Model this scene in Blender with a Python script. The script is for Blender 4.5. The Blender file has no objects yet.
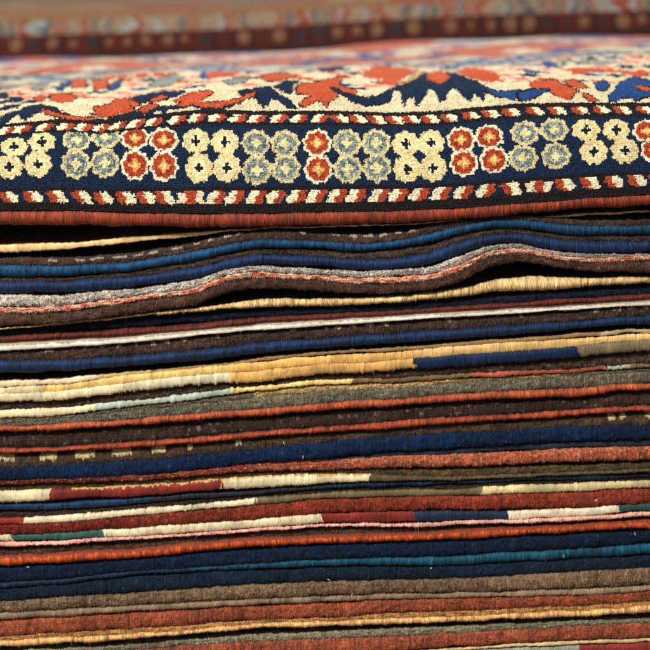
import bpy, math, random
import numpy as np
from mathutils import Matrix, Vector
rng = np.random.default_rng(7)
random.seed(7)
S = bpy.context.scene
COL = S.collection

# ------------------------------------------------------------------ camera
F = 1500.0                       # focal length in photo pixels (650 px wide)
D, ZC = 1.50, 0.370              # camera distance to the stack front, height over its middle
PITCH, ROLL = math.radians(6.0), math.radians(2.5)
HORIZON = -45.0
PPX = 325.0 + F * math.tan(PITCH) * math.sin(ROLL)
PPY = HORIZON + F * math.tan(PITCH) * math.cos(ROLL)
CAM = np.array([0.0, -D, ZC])
fw = np.array([0, math.cos(PITCH), -math.sin(PITCH)])
up0 = np.array([0, math.sin(PITCH), math.cos(PITCH)])
rt0 = np.array([1.0, 0, 0])
rt = rt0 * math.cos(ROLL) - up0 * math.sin(ROLL)
up = rt0 * math.sin(ROLL) + up0 * math.cos(ROLL)


def project(x, y, z):
    dx, dy, dz = x - CAM[0], y - CAM[1], z - CAM[2]
    w = dx * fw[0] + dy * fw[1] + dz * fw[2]
    u = dx * rt[0] + dy * rt[1] + dz * rt[2]
    v = dx * up[0] + dy * up[1] + dz * up[2]
    return PPX + F * u / w, PPY - F * v / w


def on_plane(px, py, yf):
    """World x, z of the photo's point px, py on the upright plane y = yf."""
    a, b = (px - PPX) / F, (PPY - py) / F
    d = [fw[i] + a * rt[i] + b * up[i] for i in range(3)]
    t = (yf - CAM[1]) / d[1]
    return CAM[0] + t * d[0], CAM[2] + t * d[2]


def lin(c):
    c = np.asarray(c, float) / 255.0
    return np.where(c <= 0.04045, c / 12.92, ((c + 0.055) / 1.055) ** 2.4)


# ------------------------------------------------------------------ materials
def wool(name, rough=0.85, sheen=0.25, bump=0.35, fine=1400.0, var=0.16):
    m = bpy.data.materials.new(name)
    m.use_nodes = True
    nt = m.node_tree
    b = nt.nodes['Principled BSDF']
    at = nt.nodes.new('ShaderNodeAttribute')
    at.attribute_name = 'dye'
    tc = nt.nodes.new('ShaderNodeTexCoord')
    n1 = nt.nodes.new('ShaderNodeTexNoise')
    n1.inputs['Scale'].default_value = fine
    n1.inputs['Detail'].default_value = 3
    n2 = nt.nodes.new('ShaderNodeTexNoise')
    n2.inputs['Scale'].default_value = 90
    n2.inputs['Detail'].default_value = 4
    mr = nt.nodes.new('ShaderNodeMapRange')
    mr.inputs['From Min'].default_value = 0.3
    mr.inputs['From Max'].default_value = 0.7
    mr.inputs['To Min'].default_value = 1 - var
    mr.inputs['To Max'].default_value = 1 + var
    mx = nt.nodes.new('ShaderNodeVectorMath')
    mx.operation = 'SCALE'
    nt.links.new(tc.outputs['Object'], n1.inputs['Vector'])
    nt.links.new(tc.outputs['Object'], n2.inputs['Vector'])
    nt.links.new(n2.outputs['Fac'], mr.inputs['Value'])
    nt.links.new(at.outputs['Color'], mx.inputs[0])
    nt.links.new(mr.outputs['Result'], mx.inputs['Scale'])
    nt.links.new(mx.outputs['Vector'], b.inputs['Base Color'])
    bp = nt.nodes.new('ShaderNodeBump')
    bp.inputs['Strength'].default_value = bump
    bp.inputs['Distance'].default_value = 0.0006
    nt.links.new(n1.outputs['Fac'], bp.inputs['Height'])
    nt.links.new(bp.outputs['Normal'], b.inputs['Normal'])
    b.inputs['Roughness'].default_value = rough
    b.inputs['Specular IOR Level'].default_value = 0.25
    b.inputs['Sheen Weight'].default_value = sheen
    b.inputs['Sheen Roughness'].default_value = 0.4
    return m


M_PILE = wool('wool_pile', 0.9, 0.12, 0.5, 1300)
M_CORD = wool('wool_cord', 0.6, 0.12, 0.3, 1700)
M_COTTON = wool('cotton_warp', 0.75, 0.1, 0.25, 1500)
M_BACK = wool('woven_backing', 0.95, 0.05, 0.6, 900)
M_RUG = wool('knotted_pile', 0.85, 0.2, 0.4, 1200, 0.12)
M_LINT = wool('lint', 0.9, 0.3, 0.2, 1500)


def flat_mat(name, c, scale):
    m = bpy.data.materials.new(name)
    m.use_nodes = True
    nt = m.node_tree
    b = nt.nodes['Principled BSDF']
    n = nt.nodes.new('ShaderNodeTexNoise')
    n.inputs['Scale'].default_value = scale
    n.inputs['Detail'].default_value = 6
    r = nt.nodes.new('ShaderNodeValToRGB')
    r.color_ramp.elements[0].color = (*(lin(c) * 0.7), 1)
    r.color_ramp.elements[1].color = (*(lin(c) * 1.2), 1)
    nt.links.new(n.outputs['Fac'], r.inputs['Fac'])
    nt.links.new(r.outputs['Color'], b.inputs['Base Color'])
    b.inputs['Roughness'].default_value = 0.7
    return m


# ------------------------------------------------------------------ mesh helpers
def mesh_obj(name, V, Q, T, cols, mat, parent=None, face_cols=None, smooth=True):
    """One mesh from vertices, quads and triangles with a dye colour per vertex (or per face)."""
    me = bpy.data.meshes.new(name)
    Q = np.zeros((0, 4), np.int32) if Q is None else np.asarray(Q, np.int32)
    T = np.zeros((0, 3), np.int32) if T is None else np.asarray(T, np.int32)
    nl = Q.size + T.size
    npol = len(Q) + len(T)
    me.vertices.add(len(V))
    me.vertices.foreach_set('co', np.asarray(V, np.float32).ravel())
    me.loops.add(nl)
    me.loops.foreach_set('vertex_index', np.concatenate([Q.ravel(), T.ravel()]))
    me.polygons.add(npol)
    me.polygons.foreach_set('loop_start', np.concatenate([np.arange(len(Q)) * 4, Q.size + np.arange(len(T)) * 3]).astype(np.int32))
    me.update(calc_edges=True)
    me.polygons.foreach_set('use_smooth', np.full(npol, smooth))
    c = face_cols if face_cols is not None else cols
    a = me.attributes.new('dye', 'FLOAT_COLOR', 'FACE' if face_cols is not None else 'POINT')
    a.data.foreach_set('color', np.concatenate([c, np.ones((len(c), 1))], 1).astype(np.float32).ravel())
    me.materials.append(mat)
    o = bpy.data.objects.new(name, me)
    COL.objects.link(o)
    if parent:
        o.parent = parent
    return o


def thing(name, label, cat, group=None):
    o = bpy.data.objects.new(name, None)
    o.empty_display_size = 0.02
    COL.objects.link(o)
    o['label'] = label
    o['category'] = cat
    if group:
        o['group'] = group
    return o


def smooth1(y, k):
    if k < 2:
        return y
    w = np.hanning(2 * k + 1)
    w /= w.sum()
    return np.convolve(np.pad(y, k, mode='edge'), w, 'valid')


def noise1(n, k, seed):
    r = np.random.default_rng(seed)
    y = smooth1(r.normal(size=n), k)
    return y / (y.std() + 1e-9)


PX = np.concatenate([np.arange(-290, -14, 6.0), np.arange(-14, 664, 0.4), np.arange(664, 941, 6.0)])
SLOPE = -0.0436


def curve(pts, j):
    xs = np.array([p[0] for p in pts], float)
    ys = np.array([p[j] for p in pts], float)
    y = np.interp(PX, xs, ys)
    y = np.where(PX < 0, ys[0] + SLOPE * PX, y)
    y = np.where(PX > 650, ys[-1] + SLOPE * (PX - 650), y)
    dense = np.interp(np.arange(-300, 960, 1.0), PX, y)
    dense = smooth1(dense, 14)
    return np.interp(PX, np.arange(-300, 960, 1.0), dense)


SEED = [10]


def fuzz(V, N, C, n, wid, length, down=0.3, spread=0.7, cvar=0.25):
    """Thin wool fibres rooted on the given surface samples."""
    i = rng.integers(0, len(V), n)
    p, nn, c = V[i], N[i], C[i]
    d = nn + rng.normal(0, spread, (n, 3)) + np.array([0, 0, -down])
    d /= np.linalg.norm(d, axis=1)[:, None] + 1e-9
    L = rng.uniform(0.4, 1.0, n)[:, None] * length
    s = rng.normal(size=(n, 3))
    s -= (s * d).sum(1)[:, None] * d
    s /= np.linalg.norm(s, axis=1)[:, None] + 1e-9
    p = p - nn * 0.0003
    a, b = p + s * wid / 2, p - s * wid / 2
    e = p + d * L
    VV = np.stack([a, b, e], 1).reshape(-1, 3)
    k = np.clip(1 + rng.normal(0, cvar, n), 0.4, 1.8)[:, None]
    CC = np.repeat(np.clip(c * k, 0, 0.95), 3, axis=0)
    T = np.arange(n * 3).reshape(-1, 3)
    return VV, CC, T


NP = 15
ROCK = None


def strip(parent, part, kind, rec, segs, pts, dash=None, speck=None, top=None, deep=0.55, wob=1.0, jag=0.5, gap=1.0, back=(58, 40, 33)):
    """One layer edge: a nose that follows the traced top and bottom and runs back into the stack."""
    SEED[0] += 1
    sd = SEED[0]
    r = np.random.default_rng(sd)
    n = len(PX)
    yf = rec / 1000.0
    t, b = curve(pts, 1), curve(pts, 2)
    wv = noise1(n, 60, sd) * 0.35 * wob
    t = t + wv + noise1(n, 8, sd + 500) * 0.22 * wob
    b = b + wv + noise1(n, 8, sd + 900) * 0.28 * wob
    t, b = t + 0.3 * gap, b - 0.45 * gap
    b = np.maximum(b, t + 0.6)
    pitch = {'cord': 2.1, 'stitch': 2.7, 'twine': 3.3, 'flat': 1.6, 'pile': 2.0}[kind]
    # wraps with uneven spacing
    phase = np.cumsum(np.gradient(PX) / pitch * (1 + 0.22 * noise1(n, 9, sd + 77)))
    wid = np.floor(phase).astype(int)
    wid -= wid.min()
    wr = np.random.default_rng(sd + 3).normal(size=wid.max() + 2)[wid]
    wf = phase - np.floor(phase)
    if kind in ('stitch',):
        b = b + jag * np.abs(wr) * (0.3 + 0.7 * np.sin(np.pi * wf))
        t = t - 0.25 * wr
    xt, zt = on_plane(PX, t, yf)
    xb, zb = on_plane(PX, b, yf)
    half = (zt - zb) / 2
    cz, cx = (zt + zb) / 2, (xt + xb) / 2
    phi = np.linspace(math.pi / 2, -math.pi / 2, NP)
    ee = {'cord': 1.0, 'twine': 1.0, 'stitch': 0.8, 'flat': 0.8, 'pile': 0.75}[kind]
    asp = {'cord': 1.3, 'twine': 1.2, 'stitch': 0.9, 'flat': 0.8, 'pile': 0.85}[kind]
    sp = np.sign(np.sin(phi)) * np.abs(np.sin(phi)) ** ee
    cp = np.abs(np.cos(phi)) ** ee
    nose = np.minimum(half * asp, 0.008)
    amp = {'cord': 0.55, 'twine': 0.85, 'stitch': 0.46, 'flat': 0.12, 'pile': 0.25}[kind] / 1000
    # cross-section displacement along the outward direction
    slant = {'cord': 0.35, 'twine': 0.5, 'stitch': 0.5, 'flat': 0.2, 'pile': 0.1}[kind]
    ph2 = phase[:, None] + slant * sp[None, :]
    ridge = np.abs(np.sin(np.pi * ph2)) ** 0.7
    disp = amp * (ridge - 0.7) + amp * 0.45 * wr[:, None] * (1 - np.abs(sp[None, :]))
    if kind == 'pile':
        g = r.normal(size=(n, NP))
        g = (g + np.roll(g, 1, 0) + np.roll(g, 2, 0)) / 1.7
        disp = disp + g * 0.00028
        if True:
            low = np.stack([noise1(n, 14, sd + 40 + k) for k in range(NP)], 1)
            low = (np.roll(low, 1, 1) + 2 * low + np.roll(low, -1, 1)) / 2.4
            disp = disp + low * 0.00034
    else:
        g = r.normal(size=(n, NP))
        disp = disp + g * 0.00009
        disp = disp + (noise1(n, 50, sd + 41) * 0.0003)[:, None]
    ny = -cp / max(asp, 0.5)
    nz = sp
    ln = np.sqrt(ny * ny + nz * nz) + 1e-9
    ny, nz = ny / ln, nz / ln
    X = np.repeat(cx[:, None], NP, 1)
    Y = yf + nose[:, None] * (1 - cp[None, :]) + ny[None, :] * disp
    fac = np.minimum(1, half / 0.002)[:, None]
    Z = cz[:, None] + half[:, None] * sp[None, :] + nz[None, :] * disp * fac
    # back rows
    bt = np.stack([cx, np.full(n, yf + deep), zt - half * 0.1], 1)
    bb = np.stack([cx, np.full(n, yf + deep), zb + half * 0.1], 1)
    fr = np.stack([X, Y, Z], 2)
    b1t = fr[:, 0] + np.array([0, 0.003, 0.0])
    b1b = fr[:, -1] + np.array([0, 0.003, 0.0])
    G = np.concatenate([bt[:, None], b1t[:, None], fr, b1b[:, None], bb[:, None]], 1)
    # colours
    fsp = sp[None, :] + 0.12 * noise1(n, 6, sd + 61)[:, None]
    C = np.zeros((n, NP, 3))
    xs0 = PX + wr * (1.3 if kind == 'stitch' else 1.0)
    xs = xs0[:, None] + 1.6 * fsp * np.sin(sd * 1.7) + 0.5 * np.random.default_rng(sd + 5).normal(size=(1, NP))
    lo = -1e9
    for hi, c in segs:
        m = (xs >= lo) & (xs < hi)
        C[m] = lin(c)
        lo = hi
    cv = {'cord': 0.20, 'twine': 0.12, 'stitch': 0.07, 'flat': 0.06, 'pile': 0.12}[kind]
    big = 1 + 0.10 * noise1(n, 90, sd + 60) + 0.08 * noise1(n, 30, sd + 62) + cv * wr
    CC = C * np.clip(big, 0.5, 1.5)[:, None, None]
    if kind == 'pile':
        CC = CC * np.clip(1 + 0.30 * r.normal(size=(n, NP, 1)), 0.3, 1.9)
    else:
        # single threads of a wrap run round the cord
        st = r.normal(size=(n, NP))
        st = (np.roll(st, 1, 1) + 1.2 * st + np.roll(st, -1, 1)) / 1.85
        CC = CC * np.clip(1 + {'flat': 0.08, 'stitch': 0.12, 'twine': 0.12}.get(kind, 0.30) * st, 0.4, 1.7)[:, :, None]
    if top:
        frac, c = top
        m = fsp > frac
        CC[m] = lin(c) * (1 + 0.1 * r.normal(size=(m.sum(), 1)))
    if kind == 'pile':
        m = r.random((n, NP)) < 0.006
        CC[m] = np.clip(CC[m] * 2.2 + 0.08, 0, .8)
    if speck:
        for c, prob, w in speck:
            g2 = np.random.default_rng(sd + 81 + int(w * 10))
            cols_ = []
            for q in range(NP):
                off = g2.uniform(0, w)
                cell = ((PX + 300 + off) / (w * g2.uniform(0.8, 1.2))).astype(int)
                cols_.append(g2.random(cell.max() + 1)[cell] < prob)
            m = np.stack(cols_, 1)
            CC[m] = 0.3 * CC[m] + 0.7 * lin(c) * np.clip(1 + 0.2 * r.normal(size=(m.sum(), 1)), .5, 1.4)
    if dash:
        c, frac, spans = dash
        inn = np.zeros(n, bool)
        for a0, a1 in spans:
            inn |= (PX > a0) & (PX < a1)
        m = inn[:, None] & (fsp > frac)
        CC[m] = lin(c) * np.clip(1 + 0.15 * r.normal(size=(m.sum(), 1)), 0.6, 1.3)
    CC = np.clip(CC, 0, 0.92)
    bk = np.repeat(lin(back)[None, None], n, 0)
    bk = bk * np.clip(1 + 0.1 * wr, .6, 1.4)[:, None, None]
    Call = np.concatenate([bk, bk, CC, bk, bk], 1).reshape(-1, 3)
    W = NP + 4
    idx = np.arange(n * W).reshape(n, W)
    Q = np.stack([idx[:-1, :-1], idx[:-1, 1:], idx[1:, 1:], idx[1:, :-1]], -1).reshape(-1, 4)
    V = G.reshape(-1, 3)
    # fibres
    vis = (PX > -14) & (PX < 664)
    Nn = np.zeros((n, NP, 3))
    Nn[:, :, 1] = ny
    Nn[:, :, 2] = nz
    thick = float(np.mean(np.maximum(b - t, 1)))
    dens = {'cord': 2.6, 'twine': 1.5, 'stitch': 3.5, 'flat': 1.2, 'pile': 8.0}[kind]
    nf = int(650 * thick * dens)
    ln_ = {'cord': 0.0016, 'twine': 0.001, 'stitch': 0.0015, 'flat': 0.001, 'pile': 0.0024}[kind]
    wd = {'cord': 0.00030, 'twine': 0.0002, 'stitch': 0.00030, 'flat': 0.00018, 'pile': 0.00050}[kind]
    FV, FC, FT = fuzz(fr[vis].reshape(-1, 3), Nn[vis].reshape(-1, 3), CC[vis].reshape(-1, 3), nf, wd, ln_,
                      down=0.5 if kind == 'pile' else 0.1, cvar=0.22 if kind in ('stitch', 'flat', 'twine') else 0.42)
    nl = int(650 * thick * 0.045)
    LV, LC, LT = fuzz(fr[vis].reshape(-1, 3), Nn[vis].reshape(-1, 3), np.clip(CC[vis].reshape(-1, 3) * 1.3 + 0.02, 0, .9), nl, 0.00016, 0.005, spread=1.0)
    FT = FT + len(V)
    LT = LT + len(V) + len(FV)
    mat = {'cord': M_CORD, 'twine': M_COTTON, 'stitch': M_CORD, 'flat': M_COTTON, 'pile': M_PILE}[kind]
    return mesh_obj(part, np.concatenate([V, FV, LV]), Q, np.concatenate([FT, LT]), np.concatenate([Call, FC, LC]), mat, parent)


# ------------------------------------------------------------------ dyes
RED0 = (128, 53, 31)
CREAM = (240, 224, 172)
BROWN = (78, 58, 47)
NAVY = (24, 54, 112)
E = 1e9

# ------------------------------------------------------------------ the stack, top to bottom
RUGS = []


def rug(label, *strips):
    RUGS.append((label, strips))


rug('thin rug with a tan cord edge in the dark gap under the draped top rug',
    dict(part='edge_cord', kind='flat', rec=14, segs=[(E, (238, 200, 138))], back=(110, 66, 46),
         pts=[(0, 245, 253.5), (65, 243, 250.5), (130, 237, 243), (195, 232.5, 237), (221, 230, 232.5), (260, 227.5, 229.5), (390, 224, 226), (650, 210, 213)]))
rug('rug with a teal blue edge and white flecked pile, uppermost blue band',
    dict(part='pile', kind='pile', rec=7, segs=[(E, BROWN)],
         dash=((168, 154, 132), 0.68, [(48, 57), (75, 85), (90, 104), (113, 127), (133, 143), (148, 158), (172, 182), (194, 200), (208, 214), (224, 232), (236, 240), (300, 306), (333, 340), (350, 357), (364, 374), (380, 387), (396, 402), (408, 416)]),
         pts=[(0, 260, 265), (65, 260, 266), (130, 256.5, 263), (195, 244, 251.5), (230, 235, 244), (260, 231, 240), (325, 233.5, 242), (360, 236, 245), (390, 233, 242), (415, 230.5, 238.5), (440, 225, 231), (455, 222, 227), (490, 217, 220), (520, 216, 219.5), (560, 219.5, 224.5), (585, 221.5, 226), (650, 221, 225.5)]),
    dict(part='selvedge', kind='cord', rec=4, segs=[(E, (12, 62, 97))],
         pts=[(0, 264, 279), (65, 265, 278.5), (130, 262, 272), (195, 250.5, 262), (230, 243, 254.5), (260, 239, 248.5), (325, 241, 250), (360, 244, 253), (390, 241.5, 250.5), (430, 234, 244.5), (455, 226, 236.5), (490, 219, 228.5), (520, 218.3, 229.5), (560, 223.5, 236), (585, 225, 237), (650, 224.5, 236.5)]))
rug('rug with a royal blue edge lying between the teal and the grey flecked edges',
    dict(part='pile', kind='pile', rec=8, segs=[(E, (74, 58, 49))],
         pts=[(0, 278, 282), (65, 278, 282), (130, 271.5, 277), (195, 261.5, 269), (230, 254, 259), (260, 248.5, 255), (325, 250, 258), (360, 253, 260), (390, 250.5, 260), (430, 244.5, 254), (455, 236.5, 244.5), (490, 228.5, 235), (520, 229, 233.5), (560, 235.5, 240.5), (585, 236.5, 242), (650, 236, 241.5)]),
    dict(part='selvedge', kind='cord', rec=4, segs=[(E, (13, 40, 77))],
         pts=[(0, 281, 294.5), (65, 281, 294.5), (130, 276, 288.5), (195, 268, 280.5), (230, 258, 271), (260, 254, 266), (325, 257, 268), (360, 259.5, 271.5), (390, 259, 270), (430, 253, 266), (455, 243, 258), (490, 234.5, 245), (520, 232.3, 243.7), (560, 239.5, 253), (585, 241, 255), (650, 240.5, 254)]))
rug('rug with a grey and red flecked pile line over a wavy brown edge',
    dict(part='pile', kind='pile', rec=5, segs=[(E, (200, 196, 182))], speck=[((190, 92, 70), 0.13, 3.0), ((116, 112, 104), 0.26, 1.8)],
         pts=[(0, 295.5, 307), (65, 296, 306), (130, 290, 296.5), (195, 281, 288.5), (230, 267.5, 274), (260, 266, 271.5), (325, 270, 274.5), (360, 272, 277.5), (390, 271.5, 276.5), (430, 268, 274), (455, 258.5, 266), (490, 245.5, 249.5), (520, 243.8, 247.5), (560, 253, 256), (585, 255, 257.8), (650, 254, 256)]),
    dict(part='guard_line', kind='pile', rec=3.5, segs=[(E, (206, 92, 66))], speck=[((246, 232, 198), 0.5, 5.0)],
         pts=[(0, 307.8, 313), (65, 307, 312), (130, 297, 301.5), (195, 289, 293.5), (230, 274.5, 279), (260, 272, 277), (325, 275.5, 280), (360, 278.5, 283.5), (390, 277.5, 283), (430, 275, 280.5), (455, 267, 273), (490, 250, 255), (520, 247.8, 252), (560, 256.3, 260), (585, 258.2, 262), (650, 256.5, 260)]),
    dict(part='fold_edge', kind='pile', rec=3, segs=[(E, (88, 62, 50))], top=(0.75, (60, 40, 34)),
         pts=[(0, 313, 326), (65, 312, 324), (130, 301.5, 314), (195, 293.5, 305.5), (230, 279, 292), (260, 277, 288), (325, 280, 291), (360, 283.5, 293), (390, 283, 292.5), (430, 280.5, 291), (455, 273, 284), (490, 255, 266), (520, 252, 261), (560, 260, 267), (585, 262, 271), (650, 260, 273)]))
rug('rug with a broad tan yellow cord edge under the wavy brown one',
    dict(part='edge_cord', kind='cord', rec=8, segs=[(E, (222, 184, 126))],
         pts=[(0, 328, 330), (65, 322.5, 324.5), (130, 315, 318), (195, 308.5, 312.5), (260, 300.5, 309), (325, 299, 308), (390, 297.5, 304), (455, 289, 298), (490, 283, 294), (520, 278, 292.5), (560, 278, 291), (585, 279, 288.5), (650, 277, 283.5)]))
rug('dark rug with black blue pile and deep red edge, set back above white cord',
    dict(part='pile', kind='pile', rec=15, segs=[(E, (20, 28, 46))],
         pts=[(0, 331, 338), (130, 319, 326.5), (260, 310, 316.5), (390, 305.5, 311.5), (520, 295, 302.5), (650, 285.5, 293.5)]),
    dict(part='selvedge', kind='cord', rec=12, segs=[(E, (92, 34, 22))],
         pts=[(0, 337, 344.5), (130, 328.5, 337), (195, 325, 333), (260, 317, 324.5), (390, 311.5, 317), (520, 302.5, 309), (650, 293.5, 300)]))
rug('rug with a clean white cord edge running straight across above brown pile',
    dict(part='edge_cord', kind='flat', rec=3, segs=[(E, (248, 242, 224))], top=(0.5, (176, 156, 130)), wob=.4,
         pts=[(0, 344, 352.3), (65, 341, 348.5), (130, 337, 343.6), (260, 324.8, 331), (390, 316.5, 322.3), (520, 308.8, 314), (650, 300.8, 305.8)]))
rug('rug with white dashes on brown pile and a navy blue edge below',
    dict(part='pile', kind='pile', rec=7, segs=[(E, (74, 55, 46))],
         dash=((180, 166, 142), 0.6, [(45, 54), (84, 88), (100, 105), (117, 121), (134, 138), (151, 156), (164, 170), (181, 187), (216, 220), (290, 297), (306, 310), (325, 328), (335, 342), (350, 357), (366, 374), (384, 389), (445, 452), (520, 523), (594, 600), (613, 621), (628, 635), (643, 650)]),
         pts=[(0, 352, 362), (65, 348.5, 361), (130, 343.5, 357), (195, 338, 351), (260, 331, 344), (325, 328, 339), (390, 322.5, 334.5), (520, 314.3, 326), (650, 306, 316)]),
    dict(part='selvedge', kind='cord', rec=3, segs=[(E, (12, 39, 74))],
         pts=[(0, 361, 375), (65, 360, 373.5), (130, 356, 367), (195, 350, 363), (260, 343, 355), (325, 338, 350), (390, 333.5, 345), (455, 329, 341), (520, 325, 336), (585, 321, 329.5), (650, 315, 325)]))
rug('thin flatwoven rug whose edge turns from cream at the left to tan brown',
    dict(part='edge_cord', kind='flat', rec=6, segs=[(95, (218, 200, 160)), (150, (190, 160, 105)), (600, (142, 112, 74)), (E, (175, 155, 120))],
         pts=[(0, 381.5, 388.5), (65, 379, 384.5), (130, 372, 375.5), (195, 366.5, 370.5), (260, 358.5, 363), (325, 351, 354.5), (390, 348, 352), (455, 343, 347.5), (520, 338, 343), (585, 333.5, 337.5), (625, 330, 333.5), (650, 330.5, 334.5)]))
YEL = (222, 176, 102)
rug('thick kilim with a stitched yellow edge that turns cream at left and navy at right',
    dict(part='upper_edge', kind='stitch', rec=4, segs=[(40, (228, 210, 166)), (230, (232, 194, 118)), (415, YEL), (E, (222, 186, 120))], wob=.6, gap=-1.6,
         pts=[(0, 389, 395), (65, 385.5, 392), (130, 375.5, 383), (195, 369, 376), (235, 365, 372.5), (260, 363.5, 372), (290, 359, 368), (325, 357, 365), (390, 353.5, 362), (415, 351, 358.5), (455, 347.5, 355.5), (520, 342, 352), (577, 340, 347.5), (600, 337.5, 343), (650, 335, 339.5)]),
    dict(part='lower_edge', kind='stitch', rec=2.5, segs=[(130, (230, 213, 172)), (231, (214, 205, 172)), (415, YEL), (578, (14, 36, 70)), (E, (130, 114, 88))], jag=0.8, gap=-1.6,
         pts=[(0, 394.5, 402), (65, 391.5, 398.5), (130, 382.5, 391), (195, 375.5, 384), (235, 372, 381.5), (260, 371.5, 381), (290, 367.5, 377), (325, 364.5, 373), (390, 361.5, 370.5), (415, 358, 368), (455, 355.5, 366), (520, 351.5, 362), (577, 347, 357), (600, 343.5, 353), (650, 340, 350)]))
rug('brown rug with a narrow edge line in cream, pale green, yellow and red pieces',
    dict(part='pile', kind='pile', rec=9, segs=[(E, (78, 60, 48))], speck=[((130, 110, 90), 0.05, 3)],
         pts=[(0, 402, 411.5), (65, 398.5, 409), (130, 391, 402), (195, 385, 395), (260, 382, 388), (325, 374, 381), (390, 371, 380), (455, 366, 374.5), (520, 362.5, 372), (585, 356, 369.5), (650, 350, 365.5)]),
    dict(part='edge_line', kind='stitch', rec=5, segs=[(95, (231, 213, 170)), (232, (176, 190, 172)), (352, (232, 202, 132)), (470, (122, 94, 62)), (605, (168, 82, 62)), (628, (184, 190, 164)), (E, (120, 96, 66))],
         pts=[(0, 411, 419), (65, 408, 415.5), (95, 404, 412), (130, 401.5, 407), (195, 394, 400), (232, 389, 395), (260, 387, 391), (325, 380, 384.5), (352, 379, 384), (390, 379, 383), (455, 374, 378), (520, 371.6, 375.6), (585, 369, 372.5), (605, 366.5, 370), (650, 365, 368)]))
rug('rug with speckled grey pile over a bright orange red cord edge',
    dict(part='tan_line', kind='pile', rec=7, segs=[(255, (110, 100, 80)), (450, (190, 160, 105)), (560, (160, 140, 95)), (E, (116, 104, 82))],
         pts=[(0, 418.5, 421), (65, 416, 419), (130, 407.5, 411), (195, 401, 405), (260, 391, 398), (325, 385, 392), (390, 383.5, 388.5), (455, 378.5, 383.5), (520, 376, 380.5), (585, 372, 375), (650, 368.5, 371)]),
    dict(part='pile', kind='pile', rec=5, segs=[(E, (122, 116, 96))], speck=[((180, 172, 145), 0.2, 1.7), ((60, 55, 48), 0.25, 1.7)],
         pts=[(0, 420.5, 427), (65, 418.5, 424.5), (130, 410, 419.5), (195, 404, 415), (260, 397, 410), (325, 391, 405), (390, 388, 400.5), (455, 383, 395), (520, 379.5, 391), (585, 374.5, 389), (650, 370.5, 384)]),
    dict(part='selvedge', kind='cord', rec=2, segs=[(E, (166, 80, 48))],
         pts=[(0, 427, 432.5), (65, 424, 430.5), (130, 419.5, 426), (195, 414.5, 421), (240, 410.5, 418), (260, 409.5, 418), (325, 404, 412), (360, 401, 410), (390, 400.5, 408), (455, 395, 402.5), (520, 391, 400), (585, 389, 397.5), (620, 384, 391.5), (650, 384, 391)]))
rug('rug of dark brown pile with a thin red orange cord edge above cream dashes',
    dict(part='pile', kind='pile', rec=8, segs=[(E, (66, 48, 41))], speck=[((140, 122, 105), 0.04, 3)],
         pts=[(0, 432.5, 450), (65, 430.5, 448), (130, 426, 444), (195, 421, 439.5), (260, 418, 433), (325, 412, 428.5), (390, 408, 423.5), (455, 402.5, 418.5), (520, 400, 415), (585, 397.5, 410.5), (620, 391.5, 409), (650, 391, 407.5)]),
    dict(part='selvedge', kind='cord', rec=3, segs=[(E, (152, 66, 38))],
         pts=[(0, 450, 454.5), (65, 448, 452.5), (130, 443.5, 449), (195, 439, 444.3), (260, 432.5, 438), (325, 428, 433.2), (390, 422.8, 429.2), (455, 418, 424.2), (520, 414.3, 420.8), (585, 410, 415.6), (650, 407, 412.4)]))
rug('rug with cream dashes on brown pile above a wide deep blue edge',
    dict(part='pile', kind='pile', rec=8, segs=[(E, (84, 64, 50))],
         dash=((222, 204, 155), 0.2, [(-14, 15), (40, 57), (75, 95), (112, 132), (152, 166), (188, 193), (236, 242), (608, 615), (620, 626), (646, 665)]),
         pts=[(0, 454.5, 470.5), (65, 452.5, 467), (130, 449, 463.5), (195, 444, 457.5), (260, 438, 450.5), (325, 433, 443.5), (390, 429, 438), (455, 424, 434.5), (520, 420.8, 431.5), (585, 415.5, 428.5), (650, 412.3, 426.5)]),
    dict(part='selvedge', kind='pile', rec=3, segs=[(E, (11, 38, 74))],
         pts=[(0, 470, 480.5), (65, 466, 479.5), (130, 463, 477), (195, 457, 470), (260, 450, 462), (325, 443, 459), (390, 437.5, 453), (455, 434, 449), (520, 431, 444.5), (585, 428, 441.5), (650, 426, 439)]),
    dict(part='backing', kind='flat', rec=7, segs=[(330, (110, 52, 36)), (E, (34, 50, 62))],
         pts=[(0, 480, 482), (130, 476, 478), (260, 462, 465), (325, 458.5, 462), (390, 452.5, 457), (455, 449, 455), (520, 444, 451.5), (585, 441, 448), (650, 438.5, 447)]))
rug('rug edge that is a dark red line at left swelling to rust pile at right',
    dict(part='pile', kind='pile', rec=4, segs=[(120, (118, 46, 32)), (250, (140, 62, 44)), (345, (158, 80, 56)), (E, (178, 96, 66))], speck=[((215, 160, 120), 0.12, 2.0)],
         pts=[(0, 481, 484), (65, 479, 482), (130, 476, 480.5), (195, 471, 475.5), (260, 464, 470.5), (325, 462, 469.5), (360, 458, 468), (390, 457, 467.5), (455, 455, 467), (520, 452.5, 464), (585, 449, 462), (650, 447, 460)]))
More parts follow.
